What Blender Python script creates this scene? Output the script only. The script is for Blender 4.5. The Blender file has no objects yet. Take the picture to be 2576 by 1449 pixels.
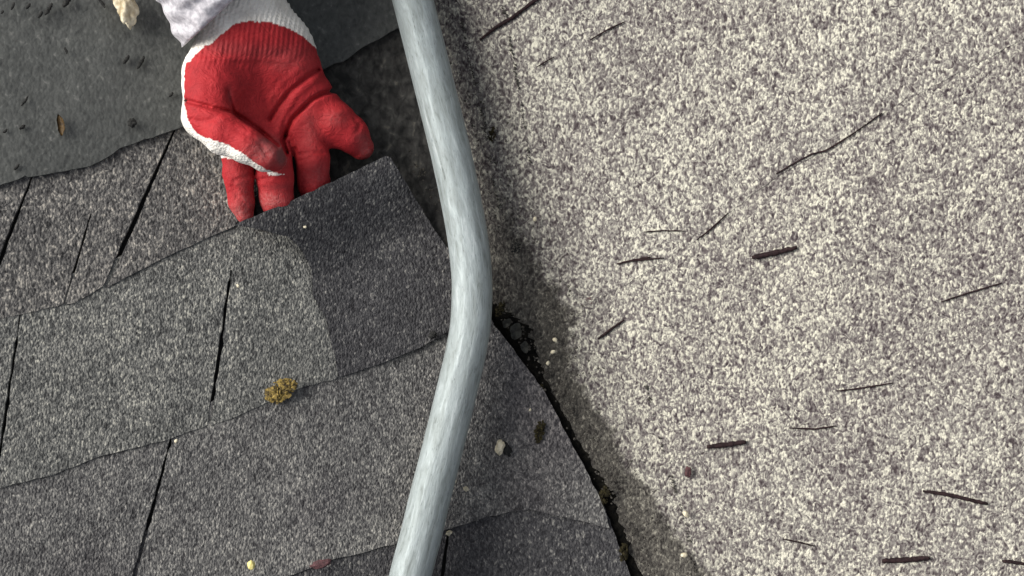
import bpy, bmesh, math, random
import numpy as np
from mathutils import Vector, noise
from mathutils.geometry import tessellate_polygon

random.seed(7); np.random.seed(7)
SC = bpy.context.scene
COL = SC.collection

# ---------------------------------------------------------------- camera, sky, sun, exposure
D = 1.2            # camera height above the bottom of the roof valley (m)
W = 0.76           # width of roof seen at that depth (m)
K = W / 1024.0
cam = bpy.data.cameras.new('camera'); camo = bpy.data.objects.new('camera', cam); COL.objects.link(camo)
camo.location = (0, 0, D); camo.rotation_euler = (0, 0, 0)
cam.sensor_width = 36; cam.lens = 36 * D / W; cam.clip_start = 0.01; cam.clip_end = 500
SC.camera = camo

SUN_DIR = Vector((-0.74, 0.30, 0.61)).normalized()
world = bpy.data.worlds.new('World'); SC.world = world; world.use_nodes = True
wn = world.node_tree.nodes; wl = world.node_tree.links
bg = wn['Background']; sky = wn.new('ShaderNodeTexSky'); sky.sky_type = 'NISHITA'; sky.sun_disc = False
sky.sun_elevation = math.asin(SUN_DIR.z); sky.sun_rotation = math.atan2(SUN_DIR.x, SUN_DIR.y)
sky.dust_density = 4.0; sky.air_density = 1.0; sky.ozone_density = 1.0
hsv = wn.new('ShaderNodeHueSaturation'); hsv.inputs['Saturation'].default_value = 0.35
wl.new(sky.outputs[0], hsv.inputs['Color']); wl.new(hsv.outputs[0], bg.inputs[0]); bg.inputs[1].default_value = 0.05
sl = bpy.data.lights.new('sun', 'SUN'); sl.energy = 1.5; sl.angle = math.radians(42); sl.color = (1.0, 0.97, 0.91)
so = bpy.data.objects.new('sun', sl); COL.objects.link(so)
so.rotation_euler = SUN_DIR.to_track_quat('Z', 'Y').to_euler()
SC.view_settings.view_transform = 'Standard'; SC.view_settings.look = 'None'
SC.view_settings.exposure = 1.52; SC.view_settings.gamma = 1.0

# ---------------------------------------------------------------- helpers: place
def flat(u, v, z=0.0):
    f = (D - z) / D
    return Vector(((u - 512) * K * f, (288 - v) * K * f, z))
VA = flat(415, 60); VB = flat(640, 576)
VD = (VB - VA).normalized(); VN = Vector((-VD.y, VD.x, 0))
if VN.x < 0: VN = -VN
ML, MR, VR = math.tan(math.radians(20)), math.tan(math.radians(20)), 0.035
def base(x, y):
    s = (x - VA.x) * VN.x + (y - VA.y) * VN.y
    m = ML if s < 0 else MR
    z = m * (math.sqrt(s * s + VR * VR) - VR)
    z += 0.0016 * noise.noise(Vector((x * 9, y * 9, 0.3))) + 0.0010 * noise.noise(Vector((x * 30, y * 30, 4.3)))
    return z
def surf(u, v, off=0.0):
    z = 0.0
    for _ in range(14):
        p = flat(u, v, z); z = 0.4 * z + 0.6 * (base(p.x, p.y) + off)
    p = flat(u, v, z); return p
def H(hx, hy, zr):                      # same, on a 2576 wide reading of the photo, zr in mm above the roof
    return surf(hx / 2.5156, hy / 2.5156, zr / 1000.0)

def tag(o, label=None, cat=None, group=None, kind=None):
    if label: o['label'] = label
    if cat: o['category'] = cat
    if group: o['group'] = group
    if kind: o['kind'] = kind
    return o
def link_bm(name, bm, mat, parent=None, origin=True, smooth=False):
    me = bpy.data.meshes.new(name)
    bmesh.ops.recalc_face_normals(bm, faces=bm.faces)
    c = Vector((0, 0, 0))
    if origin and parent is None and len(bm.verts):
        for v in bm.verts: c += v.co
        c /= len(bm.verts)
        c.z = min(v.co.z for v in bm.verts)
        for v in bm.verts: v.co -= c
    bm.to_mesh(me); bm.free()
    if mat: me.materials.append(mat)
    if smooth:
        for p in me.polygons: p.use_smooth = True
    o = bpy.data.objects.new(name, me); COL.objects.link(o); o.location = c
    if parent: o.parent = parent
    return o

# ---------------------------------------------------------------- materials
def new_mat(name):
    m = bpy.data.materials.new(name); m.use_nodes = True
    nt = m.node_tree; return m, nt, nt.nodes, nt.links, nt.nodes['Principled BSDF']
def ramp(n, stops, interp='LINEAR'):
    r = n.new('ShaderNodeValToRGB'); cr = r.color_ramp; cr.interpolation = interp
    while len(cr.elements) > 1: cr.elements.remove(cr.elements[-1])
    cr.elements[0].position = stops[0][0]; cr.elements[0].color = (*stops[0][1], 1)
    for p, c in stops[1:]:
        e = cr.elements.new(p); e.color = (*c, 1)
    return r
def math_node(n, l, op, a, b=None, clamp=False):
    m = n.new('ShaderNodeMath'); m.operation = op; m.use_clamp = clamp
    for i, x in enumerate((a, b)):
        if x is None: continue
        if isinstance(x, (int, float)): m.inputs[i].default_value = x
        else: l.new(x, m.inputs[i])
    return m.outputs[0]
def noise_tex(n, l, vec, scale, detail=2, rough=0.5, dist=0.0):
    t = n.new('ShaderNodeTexNoise'); t.inputs['Scale'].default_value = scale
    t.inputs['Detail'].default_value = detail; t.inputs['Roughness'].default_value = rough
    t.inputs['Distortion'].default_value = dist
    if vec is not None: l.new(vec, t.inputs['Vector'])
    return t
def granule_mat(name, stops, scale=560, patch=0.25, bump=0.7, worm=0.5, tint=None, rough=0.85, silt=False, ridge=0.5, streak=1.0):
    m, nt, n, l, b = new_mat(name)
    g = n.new('ShaderNodeNewGeometry'); vec = g.outputs['Position']
    mp = n.new('ShaderNodeMapping'); mp.inputs['Scale'].default_value = (1.0, 0.72, 1.0); l.new(vec, mp.inputs[0])
    vo = n.new('ShaderNodeTexVoronoi'); vo.inputs['Scale'].default_value = scale; l.new(mp.outputs[0], vo.inputs['Vector'])
    sep = n.new('ShaderNodeSeparateColor'); l.new(vo.outputs['Color'], sep.inputs[0])
    nz = noise_tex(n, l, mp.outputs[0], scale * 0.62, 2, 0.55, 0.4)
    nz0 = math_node(n, l, 'MULTIPLY_ADD', nz.outputs[0], 2.6); nz0.node.inputs[2].default_value = -0.8
    nr = noise_tex(n, l, mp.outputs[0], scale * 0.33, 1, 0.5, 1.2)
    rd = math_node(n, l, 'ABSOLUTE', math_node(n, l, 'MULTIPLY_ADD', nr.outputs[0], 5.0)); rd.node.inputs[0].links[0].from_node.inputs[2].default_value = -2.5
    rd = math_node(n, l, 'SUBTRACT', 1.0, rd)
    nzs = math_node(n, l, 'ADD', math_node(n, l, 'MULTIPLY', nz0, 1 - ridge), math_node(n, l, 'MULTIPLY', rd, ridge * 1.15))
    mix = math_node(n, l, 'MULTIPLY', sep.outputs[0], 1 - worm)
    v = math_node(n, l, 'MULTIPLY_ADD', nzs, worm); l.new(mix, v.node.inputs[2])
    mb = n.new('ShaderNodeMapping'); mb.inputs['Scale'].default_value = (1.0 / streak, streak, 1.0); mb.inputs['Rotation'].default_value = (0, 0, -.12); l.new(vec, mb.inputs[0])
    big = noise_tex(n, l, mb.outputs[0], 9, 4, 0.6)
    mid = noise_tex(n, l, vec, 55, 3, 0.6)
    bs = math_node(n, l, 'SUBTRACT', big.outputs[0], 0.5); ms = math_node(n, l, 'SUBTRACT', mid.outputs[0], 0.5)
    s = math_node(n, l, 'ADD', math_node(n, l, 'MULTIPLY', bs, patch * 1.6), math_node(n, l, 'MULTIPLY', ms, patch))
    v2 = math_node(n, l, 'ADD', v, s)
    r = ramp(n, stops); l.new(v2, r.inputs[0])
    col = r.outputs[0]
    if tint:
        tn = noise_tex(n, l, vec, tint[1], 2, 0.5)
        tr = ramp(n, [(tint[2], (0, 0, 0)), (tint[2] + 0.14, (1, 1, 1))]); l.new(tn.outputs[0], tr.inputs[0])
        mx = n.new('ShaderNodeMix'); mx.data_type = 'RGBA'; mx.blend_type = 'MULTIPLY'
        l.new(tr.outputs[0], mx.inputs[0]); l.new(col, mx.inputs[6]); mx.inputs[7].default_value = (*tint[0], 1); col = mx.outputs[2]
    if silt:                              # silt washed into the valley: a stain with its own ragged outline
        dp = n.new('ShaderNodeVectorMath'); dp.operation = 'SUBTRACT'; l.new(vec, dp.inputs[0]); dp.inputs[1].default_value = tuple(VA)
        ds = n.new('ShaderNodeVectorMath'); ds.operation = 'DOT_PRODUCT'; l.new(dp.outputs[0], ds.inputs[0]); ds.inputs[1].default_value = tuple(VN)
        dt = n.new('ShaderNodeVectorMath'); dt.operation = 'DOT_PRODUCT'; l.new(dp.outputs[0], dt.inputs[0]); dt.inputs[1].default_value = tuple(VD)
        tt = math_node(n, l, 'MULTIPLY_ADD', dt.outputs['Value'], 1.6, True); tt.node.inputs[2].default_value = 0.15
        stops = []
        for (u, v, q) in [(440, -60, .35), (456, 0, .22), (466, 60, .26), (482, 130, .34), (500, 190, .6), (520, 235, .85), (553, 285, .95), (570, 320, 1), (568, 350, 1), (590, 400, 1), (625, 455, .92), (665, 515, .92), (708, 576, .92), (780, 700, .9)]:
            p = flat(u, v) - VA; f = (p.dot(VN) + .1) / .3; stops.append((p.dot(VD) * 1.6 + .15, (f, q, 0)))
        cr = ramp(n, stops); l.new(tt, cr.inputs[0]); sp = n.new('ShaderNodeSeparateColor'); l.new(cr.outputs[0], sp.inputs[0])
        lim = math_node(n, l, 'MULTIPLY_ADD', sp.outputs[0], .3); lim.node.inputs[2].default_value = -.1
        w1 = noise_tex(n, l, vec, 26, 5, 0.65); w2 = noise_tex(n, l, vec, 240, 2, 0.6)
        wob = math_node(n, l, 'ADD', math_node(n, l, 'MULTIPLY', math_node(n, l, 'SUBTRACT', w1.outputs[0], .5), .034), math_node(n, l, 'MULTIPLY', math_node(n, l, 'SUBTRACT', w2.outputs[0], .5), .020))
        e = math_node(n, l, 'ADD', math_node(n, l, 'SUBTRACT', lim, ds.outputs['Value']), wob)
        m1 = math_node(n, l, 'MULTIPLY_ADD', e, 110.0, True); m1.node.inputs[2].default_value = 0.5
        m2 = math_node(n, l, 'MULTIPLY', m1, sp.outputs[1])
        soft = math_node(n, l, 'MULTIPLY_ADD', e, 16.0, True); soft.node.inputs[2].default_value = 0.75
        m3 = math_node(n, l, 'MAXIMUM', m2, math_node(n, l, 'MULTIPLY', soft, .20))
        r2 = ramp(n, [(0.15, (0.016, 0.014, 0.012)), (0.5, (0.046, 0.042, 0.036)), (0.8, (0.090, 0.083, 0.070)), (1.0, (0.24, 0.225, 0.185))]); l.new(v2, r2.inputs[0])
        mx2 = n.new('ShaderNodeMix'); mx2.data_type = 'RGBA'; l.new(m3, mx2.inputs[0]); l.new(col, mx2.inputs[6]); l.new(r2.outputs[0], mx2.inputs[7]); col = mx2.outputs[2]
    l.new(col, b.inputs['Base Color']); b.inputs['Roughness'].default_value = rough
    b.inputs['Specular IOR Level'].default_value = 0.3
    h = math_node(n, l, 'SUBTRACT', math_node(n, l, 'MULTIPLY', v, 0.6), math_node(n, l, 'MULTIPLY', vo.outputs['Distance'], 0.8))
    bp = n.new('ShaderNodeBump'); bp.inputs['Strength'].default_value = bump; bp.inputs['Distance'].default_value = 0.0011
    l.new(h, bp.inputs['Height']); l.new(bp.outputs[0], b.inputs['Normal'])
    return m
LIGHT = granule_mat('weathered_granules', [(0.16, (0.040, 0.030, 0.033)), (0.40, (0.112, 0.097, 0.095)), (0.60, (0.200, 0.186, 0.168)), (0.90, (0.55, 0.53, 0.435))], 660, 0.18, 0.8, 0.65, silt=True, streak=.6)
LIGHT2 = granule_mat('weathered_granules_worn', [(0.16, (0.042, 0.032, 0.034)), (0.40, (0.115, 0.100, 0.097)), (0.60, (0.198, 0.185, 0.168)), (0.90, (0.54, 0.52, 0.43))], 640, 0.24, 0.8, 0.65, silt=True, streak=.6)
GREY = granule_mat('grey_granules', [(0.14, (0.040, 0.040, 0.039)), (0.48, (0.090, 0.091, 0.087)), (0.72, (0.18, 0.178, 0.165)), (1.0, (0.40, 0.39, 0.335))], 700, 0.24, 0.8, 0.65)
GREY2 = granule_mat('grey_granules_lower', [(0.14, (0.038, 0.036, 0.037)), (0.48, (0.088, 0.086, 0.085)), (0.72, (0.170, 0.165, 0.156)), (1.0, (0.36, 0.345, 0.31))], 700, 0.34, 0.8, 0.65, tint=((0.60, 0.58, 0.62), 5.5, 0.52))
GREYW = granule_mat('grey_warm_granules', [(0.14, (0.030, 0.029, 0.029)), (0.48, (0.078, 0.075, 0.073)), (0.72, (0.155, 0.148, 0.138)), (0.98, (0.40, 0.37, 0.32))], 600, 0.26, 0.8, 0.65)
DARKG = granule_mat('dark_granules', [(0.12, (0.019, 0.018, 0.020)), (0.5, (0.044, 0.043, 0.046)), (0.76, (0.080, 0.078, 0.079)), (1.0, (0.24, 0.23, 0.21))], 660, 0.24, 0.8, 0.6)
LINER = granule_mat('bitumen_liner', [(0.15, (0.016, 0.016, 0.015)), (0.55, (0.042, 0.040, 0.037)), (0.85, (0.070, 0.068, 0.062)), (1.1, (0.13, 0.12, 0.10))], 260, 0.5, 1.0, 0.85, ridge=.1)
SMOOTH = granule_mat('smooth_asphalt', [(0.1, (0.044, 0.046, 0.044)), (0.5, (0.066, 0.069, 0.065)), (0.8, (0.084, 0.087, 0.082)), (1.1, (0.14, 0.14, 0.13))], 420, 0.14, 0.3, 0.75, rough=0.7, ridge=.3)

def plain(name, c1, c2, scale=200, rough=0.8, bump=0.4, dist=0.001, det=3):
    m, nt, n, l, b = new_mat(name)
    tc = n.new('ShaderNodeTexCoord'); t = noise_tex(n, l, tc.outputs['Object'], scale, det, 0.6)
    r = ramp(n, [(0.35, c1), (0.65, c2)]); l.new(t.outputs[0], r.inputs[0]); l.new(r.outputs[0], b.inputs['Base Color'])
    b.inputs['Roughness'].default_value = rough
    bp = n.new('ShaderNodeBump'); bp.inputs['Strength'].default_value = bump; bp.inputs['Distance'].default_value = dist
    l.new(t.outputs[0], bp.inputs['Height']); l.new(bp.outputs[0], b.inputs['Normal'])
    return m
BLACK = plain('edge_shade_dark', (0.008, 0.004, 0.005), (0.026, 0.014, 0.015), 400)
CRUMB_GOUGE = plain('black_crumb_gouge', (0.010, 0.010, 0.010), (0.03, 0.03, 0.028), 500)
MOSS = plain('dry_moss', (0.018, 0.010, 0.002), (0.27, 0.19, 0.045), 420, 0.9, 0.8, 0.001)
MOSSD = plain('dark_moss', (0.007, 0.006, 0.003), (0.036, 0.030, 0.013), 500, 0.9, 0.8, 0.001)
STONE = plain('cream_stone', (0.33, 0.26, 0.15), (0.74, 0.68, 0.52), 110, 0.8, 0.6, 0.002)
PEB = plain('pale_pebble', (0.45, 0.40, 0.28), (0.72, 0.66, 0.5), 500, 0.7, 0.4, 0.0006)
PEBY = plain('yellow_pebble', (0.62, 0.52, 0.15), (0.85, 0.75, 0.32), 500, 0.7, 0.4, 0.0006)
LEAFB = plain('brown_leaf', (0.05, 0.025, 0.006), (0.15, 0.085, 0.02), 300, 0.6, 0.4, 0.0006)
LEAFG = plain('grey_leaf', (0.018, 0.018, 0.015), (0.085, 0.085, 0.072), 240, 0.7, 0.5, 0.001)
RUST = plain('maroon_chip', (0.035, 0.012, 0.014), (0.09, 0.035, 0.038), 500)
for m_ in (CRUMB_GOUGE, BLACK, MOSSD): m_.node_tree.nodes['Principled BSDF'].inputs['Specular IOR Level'].default_value = 0.15
DECKM = plain('felt_deck', (0.007, 0.007, 0.007), (0.016, 0.015, 0.014), 60)

# ---------------------------------------------------------------- roof deck
def grid_surface(name, x0, x1, y0, y1, step, off, mat):
    bm = bmesh.new(); nx = int((x1 - x0) / step); ny = int((y1 - y0) / step); rows = []
    for j in range(ny + 1):
        rows.append([bm.verts.new((x0 + i * step, y0 + j * step, base(x0 + i * step, y0 + j * step) + off)) for i in range(nx + 1)])
    for j in range(ny):
        for i in range(nx): bm.faces.new((rows[j][i], rows[j][i+1], rows[j+1][i+1], rows[j+1][i]))
    r = bmesh.ops.extrude_face_region(bm, geom=list(bm.faces))
    for v in [g for g in r['geom'] if isinstance(g, bmesh.types.BMVert)]: v.co.z -= 0.018
    return link_bm(name, bm, mat, origin=False, smooth=False)
tag(grid_surface('roof_deck', -1.5, 1.6, -1.2, 1.2, 0.03, -0.003, DECKM), kind='structure')

# ---------------------------------------------------------------- shingles
def seg_dist(p, a, b):
    ab = b - a; t = max(0, min(1, (p - a).dot(ab) / max(1e-12, ab.dot(ab)))); return (p - (a + ab * t)).length
def poly_dist(x, y, pl):
    p = Vector((x, y)); return min(seg_dist(p, pl[i], pl[i+1]) for i in range(len(pl) - 1))
def px_line(pts):
    return [surf(p[0], p[1], p[2] if len(p) > 2 else 0).to_2d() for p in pts]
def smooth01(t):
    t = max(0.0, min(1.0, t)); return t * t * (3 - 2 * t)
def lip(x, y):                            # cut shingles bridge the bottom of the valley a little
    s = (x - VA.x) * VN.x + (y - VA.y) * VN.y
    return 0.0055 * smooth01((s + 0.085) / 0.06)
def ramp_off(butt, lo, hi, run=0.085, edge=1.0):
    pl = px_line(butt)
    def f(x, y):
        d = poly_dist(x, y, pl); w = 0.62 + 0.75 * noise.noise(Vector((x * 13, y * 13, 7.7)))
        near = max(0.0, 1 - d / 0.05)
        return lo + (hi - lo) * max(0.0, 1 - d / run) * (1 - near * (1 - max(0.05, min(1.25, w)))) + lip(x, y) * edge
    return f
def sheet(name, pts, offf, mat, thick=0.0028, step=0.012, jit=0.0007, seed=0, mat_edge=None, bounds=None):
    P = px_line(pts)
    rnd = random.Random(seed); Q = []
    for i in range(len(P)):
        a, b = P[i], P[(i + 1) % len(P)]; n = max(1, int((b - a).length / 0.0045)) ; n = min(n, 120)
        d = (b - a); nn = Vector((-d.y, d.x)).normalized() if d.length > 0 else Vector((0, 0))
        for k in range(n):
            q = a + d * k / n
            j = jit * (noise.noise(Vector((q.x * 160, q.y * 160, seed))) * 1.4 + rnd.uniform(-.5, .5))
            Q.append(q + nn * (j if k else 0))
    bm = bmesh.new(); vs = [bm.verts.new((q.x, q.y, 0)) for q in Q]
    for t in tessellate_polygon([[Vector((q.x, q.y, 0)) for q in Q]]):
        try: bm.faces.new([vs[i] for i in t])
        except ValueError: pass
    x0 = min(q.x for q in Q); x1 = max(q.x for q in Q); y0 = min(q.y for q in Q); y1 = max(q.y for q in Q)
    x = x0 + step * .5
    while x < x1:
        bmesh.ops.bisect_plane(bm, geom=bm.verts[:] + bm.edges[:] + bm.faces[:], plane_co=(x, 0, 0), plane_no=(1, 0, 0), dist=1e-6); x += step
    y = y0 + step * .5
    while y < y1:
        bmesh.ops.bisect_plane(bm, geom=bm.verts[:] + bm.edges[:] + bm.faces[:], plane_co=(0, y, 0), plane_no=(0, 1, 0), dist=1e-6); y += step
    for f in bm.faces:
        if f.normal.z < 0: f.normal_flip()
    top = list(bm.faces)
    zt = {}
    for v in bm.verts:
        zt[v] = base(v.co.x, v.co.y) + offf(v.co.x, v.co.y)
    r = bmesh.ops.extrude_face_region(bm, geom=top)          # copy on top, old stays as the underside
    new = [g for g in r['geom'] if isinstance(g, bmesh.types.BMVert)]
    newset = set(new)
    for v in bm.verts:
        z = base(v.co.x, v.co.y) + offf(v.co.x, v.co.y)
        v.co.z = z if v in newset else z - thick
    return link_bm(name, bm, mat, smooth=False)

def slot(a, b, w=3.4):                    # a notch in a butt edge: a = open end on the edge, b = blind end
    a = Vector(a); b = Vector(b); d = (b - a).normalized(); n = Vector((-d.y, d.x)) * w * .5
    m1 = (a * .6 + b * .4); m2 = (a * .3 + b * .7)
    return [tuple(a - n), tuple(m1 - n * 1.0), tuple(m2 - n * .9), tuple(b - n * .5), tuple(b + n * .5), tuple(m2 + n * 1.0), tuple(m1 + n * 1.25), tuple(a + n)]

GS = 'grey tabbed shingle courses left of the valley'
# left slope, from the lowest course upwards
b5 = [(-420, 760), (-100, 690), (150, 640), (300, 620), (480, 600), (700, 640)]
c5 = [(-420, 760), (-100, 690), (150, 640), (300, 620), (430, 605)] + slot((438, 606), (449, 526), 3.0) + [(480, 602), (643, 602), (630, 576), (613, 530), (598, 490), (300, 500), (0, 560), (-420, 640)]
tag(sheet('roof_shingle', c5, ramp_off(b5, .002, .005), DARKG, seed=15), 'lowest dark shingle, a sliver at the bottom edge left of the valley gap', 'shingle', GS)
# bottom course: butt edge runs along the foot of the picture
b4 = [(-420, 700), (-100, 640), (120, 612), (240, 590), (300, 571), (330, 559), (366, 551), (400, 541), (447, 529), (490, 515), (530, 508), (546, 512), (610, 530)]
s4 = slot((126, 611), (172, 438))
s4b = slot((-70, 634), (-22, 470))
c4 = [(-420, 700), (-100, 640)] + s4b + [(0, 626), (60, 619)] + s4 + [(240, 590), (300, 571), (330, 559), (366, 551), (400, 541), (440, 531), (490, 515), (530, 508), (548, 512), (609, 526),
      (604, 508), (596, 489), (585, 468), (572, 445), (559, 418), (545, 392), (526, 366), (508, 342), (495, 326), (470, 300), (300, 345), (180, 422), (60, 455), (0, 470), (-420, 580)]
tag(sheet('roof_shingle', c4, ramp_off(b4, .0040, .0056), GREY2, seed=4), 'lowest broad grey grained shingle course, cut at an angle along the valley', 'shingle', GS)
# middle course
b3 = [(-420, 600), (-150, 535), (0, 487), (60, 472), (100, 455), (172, 438), (210, 425), (240, 415), (300, 388), (336, 377)]
s3 = slot((210, 425), (232, 270)); s3b = slot((-3, 488), (22, 313), 3.0); s3c = slot((-185, 543), (-160, 400))
c3 = [(-420, 600)] + s3c + [(-100, 522)] + s3b + [(60, 472), (100, 456), (172, 438)] + s3 + [(240, 415), (300, 388), (338, 378), (345, 330), (330, 230), (240, 215), (105, 262), (0, 300), (-420, 420)]
tag(sheet('roof_shingle', c3, ramp_off(b3, .0040, .0056), GREY, seed=3), 'grey grained middle shingle course with a long dark slit below the fingers', 'shingle', GS)
# upper granular course
b2 = [(-420, 460), (-150, 365), (0, 317), (60, 306), (107, 287), (180, 251), (235, 227), (262, 214)]
s2 = slot((107, 287), (176, 130), 4.4); s2b = slot((-22, 322), (34, 176), 4.4); s2c = slot((-170, 372), (-110, 230))
c2 = [(-420, 460)] + s2c + [(-120, 358)] + s2b + [(20, 315), (60, 306)] + slot((66, 304), (93, 214), 2.4) + [(76, 303)] + s2 + [(140, 271), (180, 251), (235, 227), (250, 205), (275, 175), (330, 100), (300, 90), (160, 112), (0, 160), (-420, 300)]
tag(sheet('roof_shingle', c2, ramp_off(b2, .0040, .0062), GREYW, jit=.0004, seed=2), 'brownish grey grained shingle course left of the glove, split by long black slits', 'shingle', GS)
# smooth grey sheet on top
b1 = [(-420, 325), (-150, 236), (0, 187), (40, 176), (85, 171), (110, 160), (140, 143), (176, 133), (230, 112), (300, 80), (335, 64), (365, 49), (397, 33), (420, 10)]
c1 = [(-420, 325), (-150, 236), (0, 187), (22, 180), (29, 176), (31, 178), (60, 173), (92, 167), (110, 158), (122, 149), (140, 143), (176, 131), (230, 112), (300, 80), (335, 65), (344, 63), (365, 48), (380, 41), (392, 33), (412, 22), (424, -30), (410, -90), (340, -300), (-420, -300)]
tag(sheet('roof_shingle', c1, ramp_off(b1, .0045, .0088, .12, .3), SMOOTH, seed=1, step=0.016), 'smooth plain grey shingle sheet under the cuff in the upper left corner, no grain', 'shingle')

# the shingle the glove is holding: top edge lifted by the fingers
TOP = [(233, 225, .030), (300, 196, .032), (388, 155, .030)]
topl = px_line(TOP)
butt = px_line([(336, 378), (385, 362), (420, 347), (445, 331), (494, 326)])
leftl = px_line([(338, 378), (328, 335), (312, 295), (306, 262)])
def offA(x, y):
    d = poly_dist(x, y, topl)
    lift = 0.0225 * smooth01(1 - d / 0.060)
    db = poly_dist(x, y, butt)
    return 0.0062 + 0.0004 * max(0, 1 - db / .1) + lip(x, y) + lift + 0.0010 * math.sin(x * 60 + y * 25)
cA = [(233, 225.5, .031), (258, 214.5, .031), (300, 196, .031), (345, 175.5, .031), (386, 156, .031), (391, 158, .030), (402, 176, .026), (418, 203, .02), (436, 232, .014), (452, 254, .01), (470, 285, .01), (487, 313, .01), (494, 324, .01),
      (470, 330, .01), (445, 333, .01), (420, 348, .01), (385, 362, .01), (362, 370, .01), (338, 377, .01), (331, 345, .01), (325, 318, .01), (312, 296, .01), (311, 270, .01), (303, 252, .012), (289, 237, .018), (262, 230, .026)]
tag(sheet('roof_shingle', cA, offA, DARKG, seed=21, step=0.007, jit=0.0007), 'dark shingle held up by the red glove, its straight top edge raised over the fingertips', 'shingle')

# dark liner seen in the gap between the shingles beside the pipe
cl = [(260, 250), (250, 130), (330, 20), (400, -40), (424, 0), (447, 110), (470, 210), (484, 290), (478, 345), (400, 345), (330, 300)]
tag(sheet('valley_liner', cl, lambda x, y: 0.0028 + 0.0016 * noise.noise(Vector((x * 60, y * 60, 1))) + 0.001 * noise.noise(Vector((x * 150, y * 150, 1))), LINER, thick=0.002, step=0.006, seed=31), 'rough black liner sheet bared between the glove and the pipe', 'roof liner')

# right slope, woven through the valley
def chaikin(p, n=2):
    for _ in range(n):
        q = [p[0]]
        for a, b in zip(p[:-1], p[1:]):
            q += [(a[0]*.75+b[0]*.25, a[1]*.75+b[1]*.25), (a[0]*.25+b[0]*.75, a[1]*.25+b[1]*.75)]
        p = q + [p[-1]]
    return p
R1 = [(415, 88), (455, 52), (480, 39), (512, 18), (545, -6), (700, -95), (1000, -230), (1500, -420)]
R2 = [(487, 345), (540, 318), (600, 300), (652, 268), (700, 238), (728, 213), (776, 176), (835, 145), (885, 111), (960, 72), (1100, 0), (1500, -150)]
R3 = [(560, 500), (600, 492), (650, 468), (707, 450), (746, 442), (792, 428), (838, 412), (875, 388), (940, 350), (1100, 270), (1500, 100)]
R4 = [(640, 720), (700, 690), (800, 640), (900, 600), (1000, 565), (1100, 520), (1500, 340)]
RG = 'pale grained shingle courses right of the valley'
def valley_left(v): return 389 + (v - 0) * .436 - 62
def course(lower, upper, off_lo, off_hi, mat, seed, label):
    low = lower; up = [(u, v - 25) for u, v in upper]
    pts = chaikin(low) + [(p[0], p[1]) for p in reversed(up)]
    return tag(sheet('roof_shingle', pts, ramp_off(low, off_lo, off_hi, .11, 0.0), mat, thick=.0022, step=0.014, jit=.0009, seed=seed), label, 'shingle', RG)
R0 = [(360, -320), (1500, -700)]
R5 = [(760, 980), (1500, 700)]
course(R5, R4, .0022, .0027, LIGHT, 41, 'pale grained shingle course at the lower right corner, lowest of the right slope')
course(R4, R3, .0022, .0027, LIGHT2, 42, 'pale grained shingle course in the lower right, under the long dark shade strips')
course(R3, R2, .0022, .0027, LIGHT, 43, 'pale grained shingle course in the middle right, right of the pipe bend')
course(R2, R1, .0022, .0027, LIGHT2, 44, 'broad pale grained shingle course in the upper right, right of the pipe')
course(R1, R0, .0022, .0027, LIGHT, 45, 'topmost pale grained shingle course, upper edge of the picture right of the pipe')

# ---------------------------------------------------------------- black strip painting the shadow gap under the cut edge
def gap_shade_strip():
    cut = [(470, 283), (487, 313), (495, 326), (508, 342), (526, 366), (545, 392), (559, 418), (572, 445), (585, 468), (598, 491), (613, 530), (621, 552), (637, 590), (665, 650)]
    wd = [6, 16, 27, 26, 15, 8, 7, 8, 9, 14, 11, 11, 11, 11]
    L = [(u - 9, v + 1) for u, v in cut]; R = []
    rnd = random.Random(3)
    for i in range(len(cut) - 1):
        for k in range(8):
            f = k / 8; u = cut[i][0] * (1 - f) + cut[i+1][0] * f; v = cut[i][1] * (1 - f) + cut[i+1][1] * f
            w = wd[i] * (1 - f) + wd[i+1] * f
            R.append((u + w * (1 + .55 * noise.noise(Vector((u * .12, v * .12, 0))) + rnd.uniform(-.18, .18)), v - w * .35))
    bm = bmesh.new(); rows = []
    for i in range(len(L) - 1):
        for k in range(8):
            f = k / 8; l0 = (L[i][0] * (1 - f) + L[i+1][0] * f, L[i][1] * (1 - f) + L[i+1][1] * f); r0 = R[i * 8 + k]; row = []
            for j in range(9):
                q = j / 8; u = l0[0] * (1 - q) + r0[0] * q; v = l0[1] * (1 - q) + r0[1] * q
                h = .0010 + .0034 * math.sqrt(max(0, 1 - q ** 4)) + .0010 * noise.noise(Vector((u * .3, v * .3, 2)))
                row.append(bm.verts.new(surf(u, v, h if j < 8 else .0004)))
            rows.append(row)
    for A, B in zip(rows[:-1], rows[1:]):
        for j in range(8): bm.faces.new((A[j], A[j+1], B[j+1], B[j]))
    return tag(link_bm('gap_shade', bm, GAP_DARK), 'ragged black strip painted as the shadow gap under the cut shingle edges', 'sealant')  # no sealant: the strip paints the shadow gap
GAP_DARK = plain('gap_shade_black', (0.003, 0.003, 0.003), (0.011, 0.010, 0.008), 260, .95, .9, .002, 4)
GAP_DARK.node_tree.nodes['Principled BSDF'].inputs['Specular IOR Level'].default_value = 0.08
gap_shade_strip()
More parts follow.
